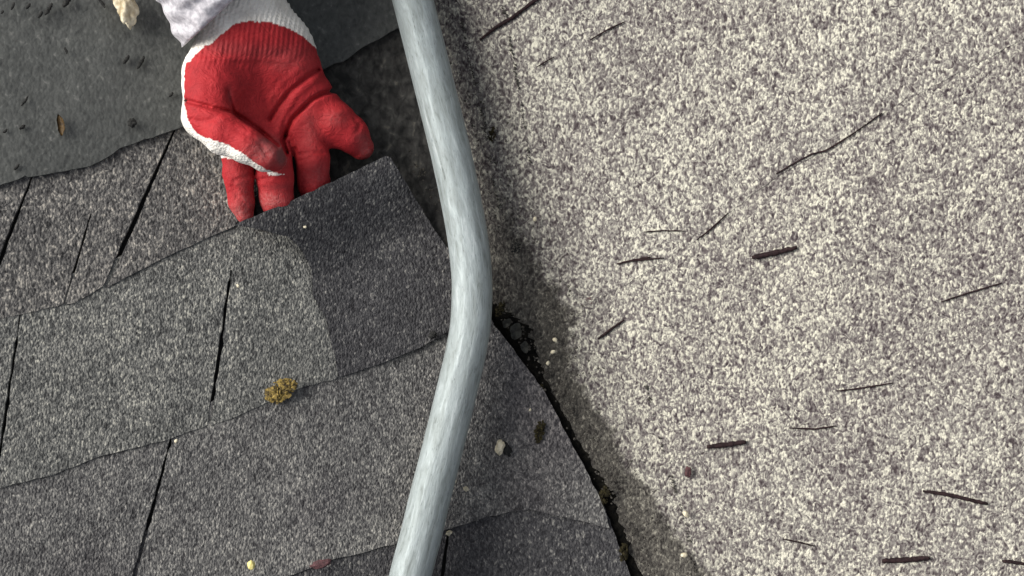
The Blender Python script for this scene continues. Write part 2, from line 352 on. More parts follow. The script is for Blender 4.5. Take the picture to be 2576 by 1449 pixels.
# second, thinner layer edges showing along the right side of the valley
# ---------------------------------------------------------------- pipe
def catmull(P, n):
    out = []
    for i in range(1, len(P) - 2):
        for k in range(n):
            t = k / n; a, b, c, d = P[i-1], P[i], P[i+1], P[i+2]
            out.append(0.5 * ((2*b) + (c-a)*t + (2*a-5*b+4*c-d)*t*t + (3*b-a-3*c+d)*t**3))
    out.append(P[-2]); return out
def make_pipe():
    ctr = [(-1300, 640, 56), (-1000, 735, 50), (-700, 832, 46), (-400, 925, 44), (-100, 1012, 42), (0, 1039, 42), (100, 1064, 42), (200, 1089, 42), (320, 1119, 42), (400, 1138, 42), (500, 1159, 42), (600, 1177, 42.5), (700, 1187, 43.5), (800, 1185, 45), (870, 1175, 46.5), (950, 1157, 49),
           (1050, 1133, 53), (1150, 1108, 58), (1250, 1082, 63), (1350, 1058, 68), (1449, 1032, 73), (1700, 968, 91), (2000, 890, 112), (2300, 812, 133), (2600, 735, 154)]
    P = [flat(x / 2.5156, y / 2.5156, z / 1000) for y, x, z in ctr]
    path = catmull(P, 8); NS = 64; bm = bmesh.new(); rings = []; uvl = bm.loops.layers.uv.new('UVMap'); L = 0; Ls = []
    for i, p in enumerate(path):
        if i: L += (p - path[i-1]).length
        Ls.append(L)
        t = (path[min(i+1, len(path)-1)] - path[max(i-1, 0)]).normalized()
        side = t.cross(Vector((0, 0, 1))).normalized(); up = side.cross(t).normalized()
        ring = []
        for k in range(NS):
            a = 2 * math.pi * k / NS
            r = 0.01455 * (1 + 0.006 * math.cos(5 * a + 0.6) + 0.0075 * math.cos(9 * a + L * 3))
            r += 0.00012 * noise.noise(Vector((math.cos(a) * 2, math.sin(a) * 2, L * 14)))
            ring.append(bm.verts.new(p + side * math.cos(a) * r + up * math.sin(a) * r))
        rings.append(ring)
    for i in range(len(rings) - 1):
        for k in range(NS):
            f = bm.faces.new((rings[i][k], rings[i][(k+1) % NS], rings[i+1][(k+1) % NS], rings[i+1][k]))
            us = (k / NS, (k + 1) / NS, (k + 1) / NS, k / NS); vv = (Ls[i], Ls[i], Ls[i+1], Ls[i+1])
            for lo, u_, v_ in zip(f.loops, us, vv): lo[uvl].uv = (u_, v_)
    m, nt, n, l, b = new_mat('galvanised_steel')
    uv = n.new('ShaderNodeUVMap'); sp = n.new('ShaderNodeSeparateXYZ'); l.new(uv.outputs[0], sp.inputs[0])
    an = math_node(n, l, 'MULTIPLY', sp.outputs[0], 2 * math.pi)
    cx = math_node(n, l, 'COSINE', an); sx = math_node(n, l, 'SINE', an)
    def vec(aff, ll):
        c = n.new('ShaderNodeCombineXYZ'); l.new(math_node(n, l, 'MULTIPLY', cx, aff), c.inputs[0]); l.new(math_node(n, l, 'MULTIPLY', sx, aff), c.inputs[1]); l.new(math_node(n, l, 'MULTIPLY', sp.outputs[1], ll), c.inputs[2]); return c.outputs[0]
    st = noise_tex(n, l, vec(2.6, 26), 1, 4, 0.55, 0.9)
    st2 = noise_tex(n, l, vec(4.0, 70), 1, 5, 0.65, 0.8)
    st3 = noise_tex(n, l, vec(16.0, 180), 1, 3, 0.6)
    s = math_node(n, l, 'ADD', math_node(n, l, 'MULTIPLY', st.outputs[0], 0.5), math_node(n, l, 'MULTIPLY', st2.outputs[0], 0.5))
    r = ramp(n, [(0.30, (0.10, 0.115, 0.11)), (0.43, (0.235, 0.265, 0.262)), (0.56, (0.30, 0.34, 0.345)), (0.70, (0.43, 0.47, 0.475))]); l.new(s, r.inputs[0])
    sc = ramp(n, [(0.31, (0.35, 0.36, 0.36)), (0.37, (1, 1, 1))]); l.new(st3.outputs[0], sc.inputs[0])
    mx = n.new('ShaderNodeMix'); mx.data_type = 'RGBA'; mx.blend_type = 'MULTIPLY'; mx.inputs[0].default_value = 0.7
    l.new(r.outputs[0], mx.inputs[6]); l.new(sc.outputs[0], mx.inputs[7])
    l.new(mx.outputs[2], b.inputs['Base Color'])
    b.inputs['Metallic'].default_value = 0.18; b.inputs['Specular IOR Level'].default_value = 0.3
    rr = ramp(n, [(0.35, (0.68,)*3), (0.65, (0.46,)*3)]); l.new(s, rr.inputs[0]); l.new(rr.outputs[0], b.inputs['Roughness'])
    bp = n.new('ShaderNodeBump'); bp.inputs['Strength'].default_value = 0.55; bp.inputs['Distance'].default_value = 0.0012
    hh = math_node(n, l, 'ADD', s, math_node(n, l, 'MULTIPLY', st3.outputs[0], 0.25)); l.new(hh, bp.inputs['Height']); l.new(bp.outputs[0], b.inputs['Normal'])
    o = link_bm('metal_pipe', bm, m, smooth=True)
    tag(o, 'bent galvanised steel pipe running from top to bottom over the roof valley', 'pipe')
make_pipe()

# ---------------------------------------------------------------- gloved hand (signed distances, meshed with surface nets)
def arr(v): return np.array((v.x, v.y, v.z), dtype=np.float32)
def cone(P, a, b, ra, rb, flatz=1.0):
    a, b = arr(a), arr(b); ab = b - a
    q = P - a
    t = np.clip((q @ ab) / max(1e-12, float(ab @ ab)), 0, 1)
    d = q - t[..., None] * ab
    if flatz != 1.0: d = d * np.array((1, 1, flatz), dtype=np.float32)
    return np.sqrt((d * d).sum(-1)) - (ra + (rb - ra) * t)
def smin(a, b, k):
    h = np.clip(0.5 + 0.5 * (b - a) / k, 0, 1); return b + (a - b) * h - k * h * (1 - h)
def chain(P, pts, k=0.003, flatz=1.0):
    d = None
    for (a, ra), (b, rb) in zip(pts[:-1], pts[1:]):
        c = cone(P, a, b, ra, rb, flatz); d = c if d is None else smin(d, c, k)
    return d
def surface_nets(F, org, h):
    S = F < 0
    nx, ny, nz = F.shape
    cnt = np.zeros((nx-1, ny-1, nz-1), np.int8); acc = np.zeros((nx-1, ny-1, nz-1, 3), np.float32)
    def sh(o): return (slice(o[0], nx-1+o[0]), slice(o[1], ny-1+o[1]), slice(o[2], nz-1+o[2]))
    cs = [(i, j, k) for i in (0, 1) for j in (0, 1) for k in (0, 1)]
    for c in cs:
        for ax in range(3):
            if c[ax]: continue
            e = list(c); e[ax] = 1; A = F[sh(c)]; B = F[sh(e)]; m = (A < 0) != (B < 0)
            t = np.where(m, A / np.where(A == B, 1, A - B), 0)
            cnt += m
            for q in range(3):
                acc[..., q] += np.where(m, (c[q] + t) if q == ax else c[q], 0)
    act = cnt > 0; idx = -np.ones(cnt.shape, np.int64); idx[act] = np.arange(act.sum())
    cells = np.argwhere(act); V = (cells + acc[act] / cnt[act][:, None]) * h + org
    quads = []
    for ax in range(3):
        o = [0, 0, 0]; sl0 = [slice(1, -1)] * 3; sl1 = [slice(1, -1)] * 3
        sl0[ax] = slice(0, -1); sl1[ax] = slice(1, None)
        A = S[tuple(sl0)]; B = S[tuple(sl1)]; m = A != B
        pos = np.argwhere(m); flip = A[m]
        off = np.ones(3, int); off[ax] = 0; pos = pos + off
        u, w = [(1, 2), (2, 0), (0, 1)][ax]
        du = np.zeros(3, int); du[u] = 1; dw = np.zeros(3, int); dw[w] = 1
        ok = (pos < np.array(idx.shape)).all(1); pos = pos[ok]; flip = flip[ok]
        q = np.stack([idx[tuple((pos - du - dw).T)], idx[tuple((pos - dw).T)], idx[tuple(pos.T)], idx[tuple((pos - du).T)]], 1)
        q[~flip] = q[~flip][:, ::-1]
        quads.append(q)
    Q = np.concatenate(quads); Q = Q[(Q >= 0).all(1)]
    return V, Q
def sdf_grid(lo, hi, h):
    xs = [np.arange(lo[i], hi[i], h, dtype=np.float32) for i in range(3)]
    return np.stack(np.meshgrid(*xs, indexing='ij'), -1), np.array(lo, dtype=np.float32)
def mesh_from(name, V, Q, mats, parent, attrs=None):
    me = bpy.data.meshes.new(name); me.from_pydata(V.tolist(), [], Q.tolist()); me.update()
    me.polygons.foreach_set('use_smooth', [True] * len(me.polygons))
    for m in mats: me.materials.append(m)
    for k, a in (attrs or {}).items():
        at = me.attributes.new(k, 'FLOAT', 'POINT'); at.data.foreach_set('value', a.astype(np.float32))
    o = bpy.data.objects.new(name, me); COL.objects.link(o)
    if parent: o.parent = parent; o.matrix_parent_inverse = parent.matrix_world.inverted()
    return o
def line_d(X, Y, pts):
    d = np.full(X.shape, 9.0, np.float32)
    for (ax, ay), (bx, by) in zip(pts[:-1], pts[1:]):
        dx, dy = bx - ax, by - ay
        t = np.clip(((X - ax) * dx + (Y - ay) * dy) / (dx * dx + dy * dy), 0, 1)
        d = np.minimum(d, np.hypot(X - ax - t * dx, Y - ay - t * dy))
    return d
def in_poly(X, Y, poly):
    r = np.zeros(X.shape, bool); n = len(poly)
    for i in range(n):
        (x1, y1), (x2, y2) = poly[i], poly[(i + 1) % n]
        if y1 == y2: continue
        c = ((y1 > Y) != (y2 > Y)) & (X < (x2 - x1) * (Y - y1) / (y2 - y1) + x1); r ^= c
    return r
def vnoise(P, s, seed):
    out = np.empty(len(P), np.float32)
    for i, p in enumerate(P): out[i] = noise.noise(Vector((p[0] * s + seed, p[1] * s, p[2] * s)))
    return out

def to_h(P):                              # world -> the 2576 wide reading
    f = D / (D - P[..., 2]); return (P[..., 0] * f / K + 512) * 2.5156, (288 - P[..., 1] * f / K) * 2.5156

MM = 0.001
def make_hand():
    person = bpy.data.objects.new('person', None); COL.objects.link(person)
    person.location = H(560, 100, 0); bpy.context.view_layer.update()
    tag(person, 'gloved hand and forearm of a worker, red coated palm up, holding the dark shingle', 'person')
    lo = np.array([H(420, 600, 0).x, H(600, 640, 0).y, -0.005]); hi = np.array([H(980, 400, 0).x, H(600, -20, 60).y + .006, 0.150])
    lo[0] -= .004; hi[0] += .01
    P, org = sdf_grid(lo, hi, 0.00105)
    R = lambda *a: a
    # palm
    z0 = 22
    pal = cone(P, H(585, 90, 36), H(560, 200, 34), .026, .025)
    pal = smin(pal, cone(P, H(640, 90, 36), H(620, 300, z0), .027, .019), .012)
    pal = smin(pal, cone(P, H(690, 105, 34), H(700, 300, z0), .025, .017), .012)
    pal = smin(pal, cone(P, H(700, 120, 34), H(765, 300, z0 + 3), .024, .016), .012)
    pal = smin(pal, cone(P, H(728, 150, 33), H(772, 225, 31), .022, .0185), .012)   # heel on the little-finger side
    pal = smin(pal, cone(P, H(530, 185, 40), H(528, 285, 41), .0225, .0215), .012)   # ball of the thumb
    pal = smin(pal, cone(P, H(600, 230, 24), H(612, 370, z0), .018, .0165), .010)
    # wrist and forearm inside the cuff
    arm = cone(P, H(590, 80, 38), H(548, -80, 52), .0275, .0285, 1.0)
    arm = smin(arm, cone(P, H(650, 70, 38), H(610, -80, 50), .0265, .0275), .014)
    pal = smin(pal, arm, .010)
    thumb = chain(P, [(H(520, 292, 43), .0205), (H(562, 334, 53), .0176), (H(622, 364, 59), .0154), (H(670, 391, 58), .0142), (H(688, 397, 56), .0126)], .004)
    index = chain(P, [(H(598, 370, 23), .0150), (H(600, 440, 21), .0136), (H(607, 505, 14), .0122), (H(616, 540, 12), .0095)], .003)
    middle = chain(P, [(H(684, 360, 23), .0160), (H(694, 440, 25), .0168), (H(698, 500, 17), .0156), (H(704, 545, 12), .0112)], .003)
    ring = chain(P, [(H(760, 320, 25), .0165), (H(784, 400, 25), .0158), (H(788, 460, 15), .0150), (H(794, 515, 12), .0108)], .003)
    pinky = chain(P, [(H(800, 265, 28), .0180), (H(838, 300, 29), .0176), (H(882, 338, 26), .0158), (H(909, 372, 20), .0122)], .004)
    d = smin(pal, thumb, .004)
    for f, k in ((index, .007), (middle, .007), (ring, .009), (pinky, .010)):
        d = np.minimum(d, smin(pal, f, k))
    web = cone(P, H(808, 335, 24), H(842, 338, 25), .0125, .0120)
    rp = smin(smin(ring, pinky, .006), web, .006); d = np.minimum(d, smin(pal, rp, .008))
    # creases: grooves (+) and folds (-) drawn over the palm side
    X, Y = to_h(P)
    def groove(pts, depth, w):
        return depth * MM * np.exp(-(line_d(X, Y, pts) / w) ** 2)
    g = np.zeros_like(d)
    g += groove([(470, 254), (535, 271), (586, 283), (627, 309), (657, 331), (700, 368)], 3.6, 6)
    g -= groove([(500, 285), (560, 298), (600, 318), (650, 350)], 1.2, 12)
    g += groove([(480, 300), (510, 306), (545, 298)], 1.0, 6)
    g += groove([(800, 176), (786, 183), (727, 233), (700, 268), (681, 300)], 3.2, 7)
    g -= groove([(800, 196), (745, 240), (712, 290), (700, 330)], 2.2, 12)
    g += groove([(848, 226), (812, 236), (786, 250), (736, 300), (711, 354), (722, 385)], 4.4, 7)
    g -= groove([(770, 160), (720, 200), (680, 250)], 1.2, 14)
    g += groove([(573, 229), (578, 250), (586, 275)], 2.2, 5)
    g += groove([(548, 175), (575, 215), (620, 262), (662, 320)], 2.6, 26)
    g += groove([(640, 200), (672, 260), (690, 330)], 2.0, 30)
    g -= groove([(500, 150), (560, 150), (640, 148), (720, 152), (770, 180)], 1.5, 13)
    g += groove([(755, 388), (780, 382), (812, 384)], 1.1, 5)
    g += groove([(752, 404), (790, 396)], 0.7, 4)
    g += groove([(650, 452), (690, 445), (732, 444)], 1.1, 5)
    g += groove([(590, 455), (612, 445), (632, 440)], 1.1, 6)
    g += groove([(585, 470), (600, 500), (622, 520)], 0.9, 6)
    g += groove([(636, 345), (655, 362), (672, 392)], 0.9, 6)
    g += groove([(742, 375), (741, 430), (744, 500)], 2.0, 6)
    g += groove([(862, 290), (880, 300)], 0.9, 5); g += groove([(890, 300), (905, 312), (900, 328)], 1.0, 5)
    g += groove([(860, 250), (880, 268)], 0.8, 6)
    # ribbed knit at the wrist, running along the arm
    t = np.clip((175 - (Y + 0.10 * (X - 650))) / 40, 0, 1)
    g += (0.34 + .2 * np.clip((70 - Y) / 40, 0, 1)) * MM * t * np.sin(2 * np.pi * (X + 0.22 * (Y - 100) + 4 * np.sin(Y / 31)) / 12.5) 
    # soft lumps of loose fabric
    g += 0.35 * MM * np.sin(X / 17 + np.sin(Y / 23) * 2) * np.sin(Y / 19 + np.sin(X / 29) * 2)
    g += 0.13 * MM * np.sin(X / 7.5 + 2 * np.sin(Y / 12)) * np.sin(Y / 8.5 + 2 * np.sin(X / 11))
    d = d + g
    V, Q = surface_nets(d, org, 0.00105)
    hx, hy = to_h(V)
    # normals for the coat mask
    N = np.zeros_like(V); A = V[Q[:, 0]]; B = V[Q[:, 1]]; C_ = V[Q[:, 2]]; fn = np.cross(B - A, C_ - A)
    for c in range(4): np.add.at(N, Q[:, c], fn)
    N /= np.linalg.norm(N, axis=1)[:, None] + 1e-12
    red = [(470, 160), (486, 142), (515, 118), (555, 86), (590, 64), (625, 53), (680, 55), (725, 70), (765, 94), (810, 135), (990, 135), (990, 640), (560, 640), (552, 412), (600, 412), (640, 425),
           (655, 432), (690, 436), (672, 428), (640, 408), (605, 382), (560, 364), (520, 350), (490, 330), (474, 305), (465, 270), (463, 220), (466, 180)]
    # the white strip under the thumb
    strip = [(440, 250), (466, 262), (470, 290), (480, 318), (500, 338), (520, 348), (548, 356), (572, 362), (600, 382), (630, 405), (658, 424), (688, 432), (720, 440), (640, 442), (600, 432), (545, 412), (470, 370)]
    wob = vnoise(V, 330, 3.0) * 3.4 + vnoise(V, 90, 9.0) * 2.5
    inside = in_poly(hx + wob, hy + wob, red) & ~(in_poly(hx + wob, hy + wob, strip) & (V[:, 2] > 0))
    # fingers lie lower than the thumb: keep them coated where the strip only passes above them
    zr = V[:, 2] - np.array([base(a, b) for a, b in V[:, :2]])
    inside |= (hy > 398) & (hx > 552) & (zr < .0375) & in_poly(hx, hy, [(552, 398), (720, 398), (850, 440), (850, 660), (540, 660)])
    coat = (inside & (N[:, 2] > -0.12 + wob * .03)).astype(np.float32)
    # glove: coated palm and knit shell, one mesh, one material reading the mask
    m, nt, n, l, b = new_mat('glove_fabric')
    at = n.new('ShaderNodeAttribute'); at.attribute_name = 'coat'
    tc = n.new('ShaderNodeTexCoord'); vec = tc.outputs['Object']
    big = noise_tex(n, l, vec, 45, 4, 0.6); fine = noise_tex(n, l, vec, 420, 3, 0.65); wr = noise_tex(n, l, vec, 150, 4, 0.6, 1.2)
    ra = ramp(n, [(0.30, (0.24, 0.010, 0.014)), (0.48, (0.34, 0.014, 0.019)), (0.62, (0.40, 0.021, 0.025)), (0.76, (0.45, 0.045, 0.045))]); 
    mixv = math_node(n, l, 'ADD', math_node(n, l, 'MULTIPLY', big.outputs[0], .6), math_node(n, l, 'MULTIPLY', wr.outputs[0], .4)); l.new(mixv, ra.inputs[0])
    # worn, dusty patches on the coating
    at2 = n.new('ShaderNodeAttribute'); at2.attribute_name = 'worn'
    wm = math_node(n, l, 'MULTIPLY', at2.outputs['Fac'], math_node(n, l, 'MULTIPLY_ADD', fine.outputs[0], 2.0), True)
    wm.node.inputs[1].links[0].from_node.inputs[2].default_value = -0.5
    mxw = n.new('ShaderNodeMix'); mxw.data_type = 'RGBA'; l.new(wm, mxw.inputs[0]); l.new(ra.outputs[0], mxw.inputs[6]); mxw.inputs[7].default_value = (0.42, 0.15, 0.14, 1)
    at4 = n.new('ShaderNodeAttribute'); at4.attribute_name = 'soil'
    mxs = n.new('ShaderNodeMix'); mxs.data_type = 'RGBA'; l.new(math_node(n, l, 'MULTIPLY', at4.outputs['Fac'], .8), mxs.inputs[0]); l.new(mxw.outputs[2], mxs.inputs[6]); mxs.inputs[7].default_value = (0.13, 0.045, 0.045, 1)
    kn = ramp(n, [(0.3, (0.58, 0.54, 0.49)), (0.6, (0.82, 0.79, 0.73))]); l.new(big.outputs[0], kn.inputs[0])
    mc = n.new('ShaderNodeMix'); mc.data_type = 'RGBA'; l.new(at.outputs['Fac'], mc.inputs[0]); l.new(kn.outputs[0], mc.inputs[6]); l.new(mxs.outputs[2], mc.inputs[7])
    l.new(mc.outputs[2], b.inputs['Base Color'])
    b.inputs['Roughness'].default_value = 0.72; b.inputs['Specular IOR Level'].default_value = 0.3
    # knit loops as a fine bump outside the coating
    vo = n.new('ShaderNodeTexVoronoi'); vo.inputs['Scale'].default_value = 520; l.new(vec, vo.inputs['Vector'])
    hk = math_node(n, l, 'MULTIPLY', vo.outputs['Distance'], 1.0)
    hr = math_node(n, l, 'ADD', math_node(n, l, 'MULTIPLY', fine.outputs[0], .35), math_node(n, l, 'MULTIPLY', wr.outputs[0], .6))
    ck = noise_tex(n, l, vec, 95, 3, 0.55, 1.5); ckr = math_node(n, l, 'ABSOLUTE', math_node(n, l, 'SUBTRACT', ck.outputs[0], .5)); ckr = math_node(n, l, 'MINIMUM', math_node(n, l, 'MULTIPLY', ckr, 7.0), 0.8)
    hr = math_node(n, l, 'ADD', hr, math_node(n, l, 'MULTIPLY', ckr, .4))
    hm = n.new('ShaderNodeMix'); hm.data_type = 'FLOAT'; l.new(at.outputs['Fac'], hm.inputs[0]); l.new(hk, hm.inputs[2]); l.new(hr, hm.inputs[3])
    bp = n.new('ShaderNodeBump'); bp.inputs['Strength'].default_value = 0.6; bp.inputs['Distance'].default_value = 0.0012
    l.new(hm.outputs[0], bp.inputs['Height']); l.new(bp.outputs[0], b.inputs['Normal'])
    def blob(x, y, rx, ry): return np.exp(-(((hx - x) / rx) ** 2 + ((hy - y) / ry) ** 2))
    worn = blob(660, 385, 40, 28) * .9 * (zr > .035) + blob(600, 540, 34, 28) * .9 + blob(680, 505, 40, 22) * .8 + blob(925, 380, 22, 30) * .7 + blob(840, 300, 30, 18) * .4 + blob(720, 160, 60, 20) * .25 + blob(610, 480, 22, 60) * .3 + blob(780, 330, 20, 50) * .35 + blob(800, 440, 40, 30) * .3
    soil = blob(708, 392, 12, 24) * 1.6 * (zr > .035) + blob(672, 372, 30, 22) * .45 * (zr > .035) + blob(912, 345, 20, 12) * .5 + blob(640, 520, 10, 30) * .4 + blob(700, 470, 40, 8) * .3 + blob(668, 352, 20, 10) * .7 * (zr > .035) + blob(578, 240, 6, 22) * .5 + blob(690, 130, 100, 20) * .35 + blob(560, 120, 60, 20) * .3
    glove = mesh_from('glove', V, Q, [m], person, {'coat': coat, 'worn': np.clip(worn, 0, 1), 'soil': np.clip(soil, 0, 1)})
    glove['label'] = 'work glove with red coated palm and fingers and off-white knit cuff'
    # sleeve: a wider tube pulled over the cuff, its hem running slantwise
    lo = np.array([H(330, 0, 0).x, H(500, 170, 0).y, 0.0]); hi = np.array([H(820, 0, 0).x, H(500, -650, 100).y, 0.30])
    P, org = sdf_grid(lo, hi, 0.0018)
    a0 = chain(P, [(H(612, 110, 40), .0330), (H(560, -80, 53), .0385), (H(505, -620, 120), .052)], .01)
    a1 = chain(P, [(H(560, 95, 42), .0300), (H(520, -80, 56), .0375), (H(470, -620, 125), .052)], .01)
    s = smin(a0, a1, .01)
    X, Y = to_h(P)
    s = s + 0.0011 * np.sin((X + 0.6 * Y) / 13 + 1.5 * np.sin(Y / 22)) + 0.0008 * np.sin((Y - .5 * X) / 7 + 1.3 * np.sin(X / 18)) + 0.0012 * np.exp(-(line_d(X, Y, [(470, 0), (500, 40), (520, 62)]) / 6) ** 2)
    hem = ((Y - 116) + 0.93 * (X - 462)) * 0.000215       # below the hem line = outside
    d = np.maximum(s, hem)
    inner = np.maximum(s + 0.0055, -1)                    # hollow it so that it reads as cloth
    d = np.maximum(d, -np.maximum(inner, hem - 0.02))
    V, Q = surface_nets(d, org, 0.0018)
    ms = plain('grey_white_knit', (0.34, 0.33, 0.36), (0.60, 0.58, 0.61), 330, 0.9, 0.7, 0.0009, 4)
    sl_ = mesh_from('sleeve', V, Q, [ms], person)
    sl_['label'] = 'pale lilac grey knit sleeve with a slanting hem'
    return person
make_hand()

# ---------------------------------------------------------------- loose bits on the roof
def lump(name, u, v, off, dims, rot, mat, seed, sub=3, rough=.35, tilt=(0, 0), parent=None):
    bm = bmesh.new(); bmesh.ops.create_icosphere(bm, subdivisions=sub, radius=1)
    c = surf(u, v, off); ca, sa = math.cos(rot), math.sin(rot)
    for vt in bm.verts:
        p = vt.co.copy(); k = 1 + rough * (noise.noise(p * 1.6 + Vector((seed, 0, 0))) + .6 * noise.noise(p * 4 + Vector((seed, 3, 0))))
        p *= k; p = Vector((p.x * dims[0], p.y * dims[1], p.z * dims[2]))
        p.z += tilt[0] * p.x + tilt[1] * p.y
        vt.co = Vector((p.x * ca - p.y * sa, p.x * sa + p.y * ca, p.z)) + c
    return link_bm(name, bm, mat, parent=parent, smooth=True)
def stick(name, pts, r, mat, off, seed, taper=.35):
    bm = bmesh.new(); P = [surf(u, v, off) for u, v in pts]; N = 10; path = []
    for a, b in zip(P[:-1], P[1:]):
        for k in range(N): path.append(a.lerp(b, k / N))
    path.append(P[-1]); rings = []
    for i, p in enumerate(path):
        t = (path[min(i+1, len(path)-1)] - path[max(i-1, 0)]).normalized(); s = t.cross(Vector((0, 0, 1))).normalized(); up = s.cross(t)
        f = i / (len(path) - 1); rr = r * (1 - taper * abs(2 * f - 1) ** 3) * (1 + .35 * noise.noise(Vector((seed, i * .45, 0))))
        wob = s * r * .35 * noise.noise(Vector((seed + 5, i * .8, 0)))
        rings.append([bm.verts.new(p + wob + (s * math.cos(a) + up * math.sin(a) * .7) * rr) for a in [2 * math.pi * k / 8 for k in range(8)]])
    for A, B in zip(rings[:-1], rings[1:]):
        for k in range(8): bm.faces.new((A[k], A[(k+1) % 8], B[(k+1) % 8], B[k]))
    bm.faces.new(rings[0]); bm.faces.new(rings[-1])
    return link_bm(name, bm, mat, smooth=True)
def leaf(name, u, v, off, L, Wd, rot, mat, curl=.3, seed=0):
    bm = bmesh.new(); c = surf(u, v, off); rows = []
    ca, sa = math.cos(rot), math.sin(rot)
    for i in range(13):
        t = i / 12; w = Wd * math.sin(math.pi * min(1, t * .93 + .05)) ** .8 * (1 + .25 * noise.noise(Vector((t * 6, seed, 0))))
        row = []
        for j in range(5):
            s = (j - 2) / 2; x = (t - .5) * L; y = s * w + .15 * Wd * math.sin(t * 5 + seed)
            z = curl * L * (abs(s) ** 2 * .4 + (t - .5) ** 2) + .0005 + .0006 * noise.noise(Vector((t * 5, s * 3, seed)))
            row.append(bm.verts.new(Vector((x * ca - y * sa, x * sa + y * ca, z)) + c))
        rows.append(row)
    for i in range(12):
        for j in range(4): bm.faces.new((rows[i][j], rows[i][j+1], rows[i+1][j+1], rows[i+1][j]))
    r = bmesh.ops.solidify(bm, geom=bm.faces[:], thickness=.0004)
    return link_bm(name, bm, mat, smooth=True)

tag(lump('stone', 125, 6, .018, (.0072, .0135, .007), .25, STONE, 3, 4, .45), 'cream lumpy stone on the smooth grey sheet left of the cuff', 'stone')
tag(leaf('leaf', 61, 125, .010, .0150, .0026, 1.75, LEAFB, .15, 2), 'small curled brown leaf on the smooth grey sheet left of the glove', 'leaf')
# moss clumps: tufts of little fronds
def moss(u, v, off, size, rot, mat, n, seed, label, flat_=.55):
    bm = bmesh.new(); rnd = random.Random(seed); c = surf(u, v, off); ca, sa = math.cos(rot), math.sin(rot)
    for i in range(n):
        a = rnd.uniform(0, 2 * math.pi); r = math.sqrt(rnd.random()); x = r * math.cos(a) * size; y = r * math.sin(a) * size * flat_
        o = Vector((x * ca - y * sa, x * sa + y * ca, 0)) + c; o.z += rnd.uniform(0, .45) * size * (1 - r * r) * .5
        rr = size * rnd.uniform(.05, .13)
        b2 = bmesh.ops.create_icosphere(bm, subdivisions=1, radius=rr)
        st = Vector((rnd.uniform(.4, 2.2), rnd.uniform(.4, 2.2), rnd.uniform(.5, 1.1)))
        for vt in b2['verts']: vt.co = Vector((vt.co.x * st.x, vt.co.y * st.y, vt.co.z * st.z)) * rnd.uniform(.8, 1.2) + o
    return tag(link_bm('moss_clump', bm, mat), label, 'moss')
moss(281, 390, .0095, .0120, .5, MOSS, 170, 1, 'yellow brown dry moss clump on the grey shingles left of the pipe')
moss(492, 134, .007, .0052, 1.5, MOSSD, 70, 2, 'small dark moss tuft in the valley right of the upper pipe', .5)
moss(540, 432, .012, .0085, 1.4, MOSSD, 60, 3, 'flat dark green moss patch on the left slope beside the black valley gap', .35)
moss(603, 497, .009, .0075, 1.3, MOSSD, 70, 4, 'dark moss clump in the black valley gap near the foot of the picture', .5)
moss(621, 556, .007, .0100, 1.2, MOSSD, 90, 5, 'long dark moss clump filling the lower end of the valley gap', .4)
moss(500, 309, .010, .0060, 1.1, MOSSD, 70, 6, 'dark moss clump right beside the pipe bend', .5)
moss(537, 391, .008, .0060, .9, MOSSD, 60, 7, 'narrow dark moss clump in the middle of the valley gap', .4)
moss(516, 248, .0095, .0042, 1.2, CRUMB_GOUGE, 50, 8, 'black crumb of debris in the valley right of the pipe, above the bend', .8)
moss(590, 300, .008, .0030, 1.2, RUST, 16, 12, 'tiny reddish crumb on the pale shingles right of the valley', .8)
for i, (u, v, L, Wd, rot, lb) in enumerate([(516, 331, .0125, .0046, 1.15, 'grey dead leaf stuck upright in the valley gap right of the pipe bend'), (525, 347, .0090, .0030, 1.6, 'narrow grey leaf scrap lower in the valley gap below the dead leaf'), (507, 323, .008, .0028, 1.0, 'small dark leaf scrap against the pipe bend')]):
    tag(leaf('leaf', u, v, .012, L, Wd, rot, LEAFG, .25, i + 4), lb, 'leaf')
tag(lump('shell_fragment', 500, 447, .014, (.0030, .0058, .0032), -.15, PEB, 5, 3, .4), 'cream shell like fragment on the left slope between pipe and valley gap', 'fragment')
tag(lump('dirt_crumb', 506, 449, .0125, (.0032, .0050, .0016), .4, CRUMB_GOUGE, 8, 3, .5), 'black crumb lying right beside the cream fragment', 'crumb')
tag(lump('pebble', 251, 565, .014, (.0026, .0032, .0024), .2, PEBY, 6, 3, .3), 'yellow pebble near the bottom edge left of the pipe', 'pebble')
tag(lump('maroon_chip', 321, 564, .0125, (.0075, .0028, .0010), .25, RUST, 9, 3, .5), 'dark maroon chip at the bottom edge left of the pipe', 'chip')
tag(lump('dirt_crumb', 433, 335, .0135, (.0030, .0026, .0014), .2, CRUMB_GOUGE, 18, 3, .5), 'black crumb on the held shingle close to the pipe', 'crumb')
tag(lump('maroon_chip', 688, 472, .0065, (.0022, .0038, .0012), .1, RUST, 19, 3, .5), 'dark maroon chip on the pale shingles right of the lower valley', 'chip')
tag(lump('dirt_crumb', 132, 123, .0115, (.0026, .0030, .0012), .3, CRUMB_GOUGE, 28, 3, .5), 'black crumb on the smooth grey sheet just left of the glove', 'crumb')
PG = 'pale pebbles scattered along the valley'
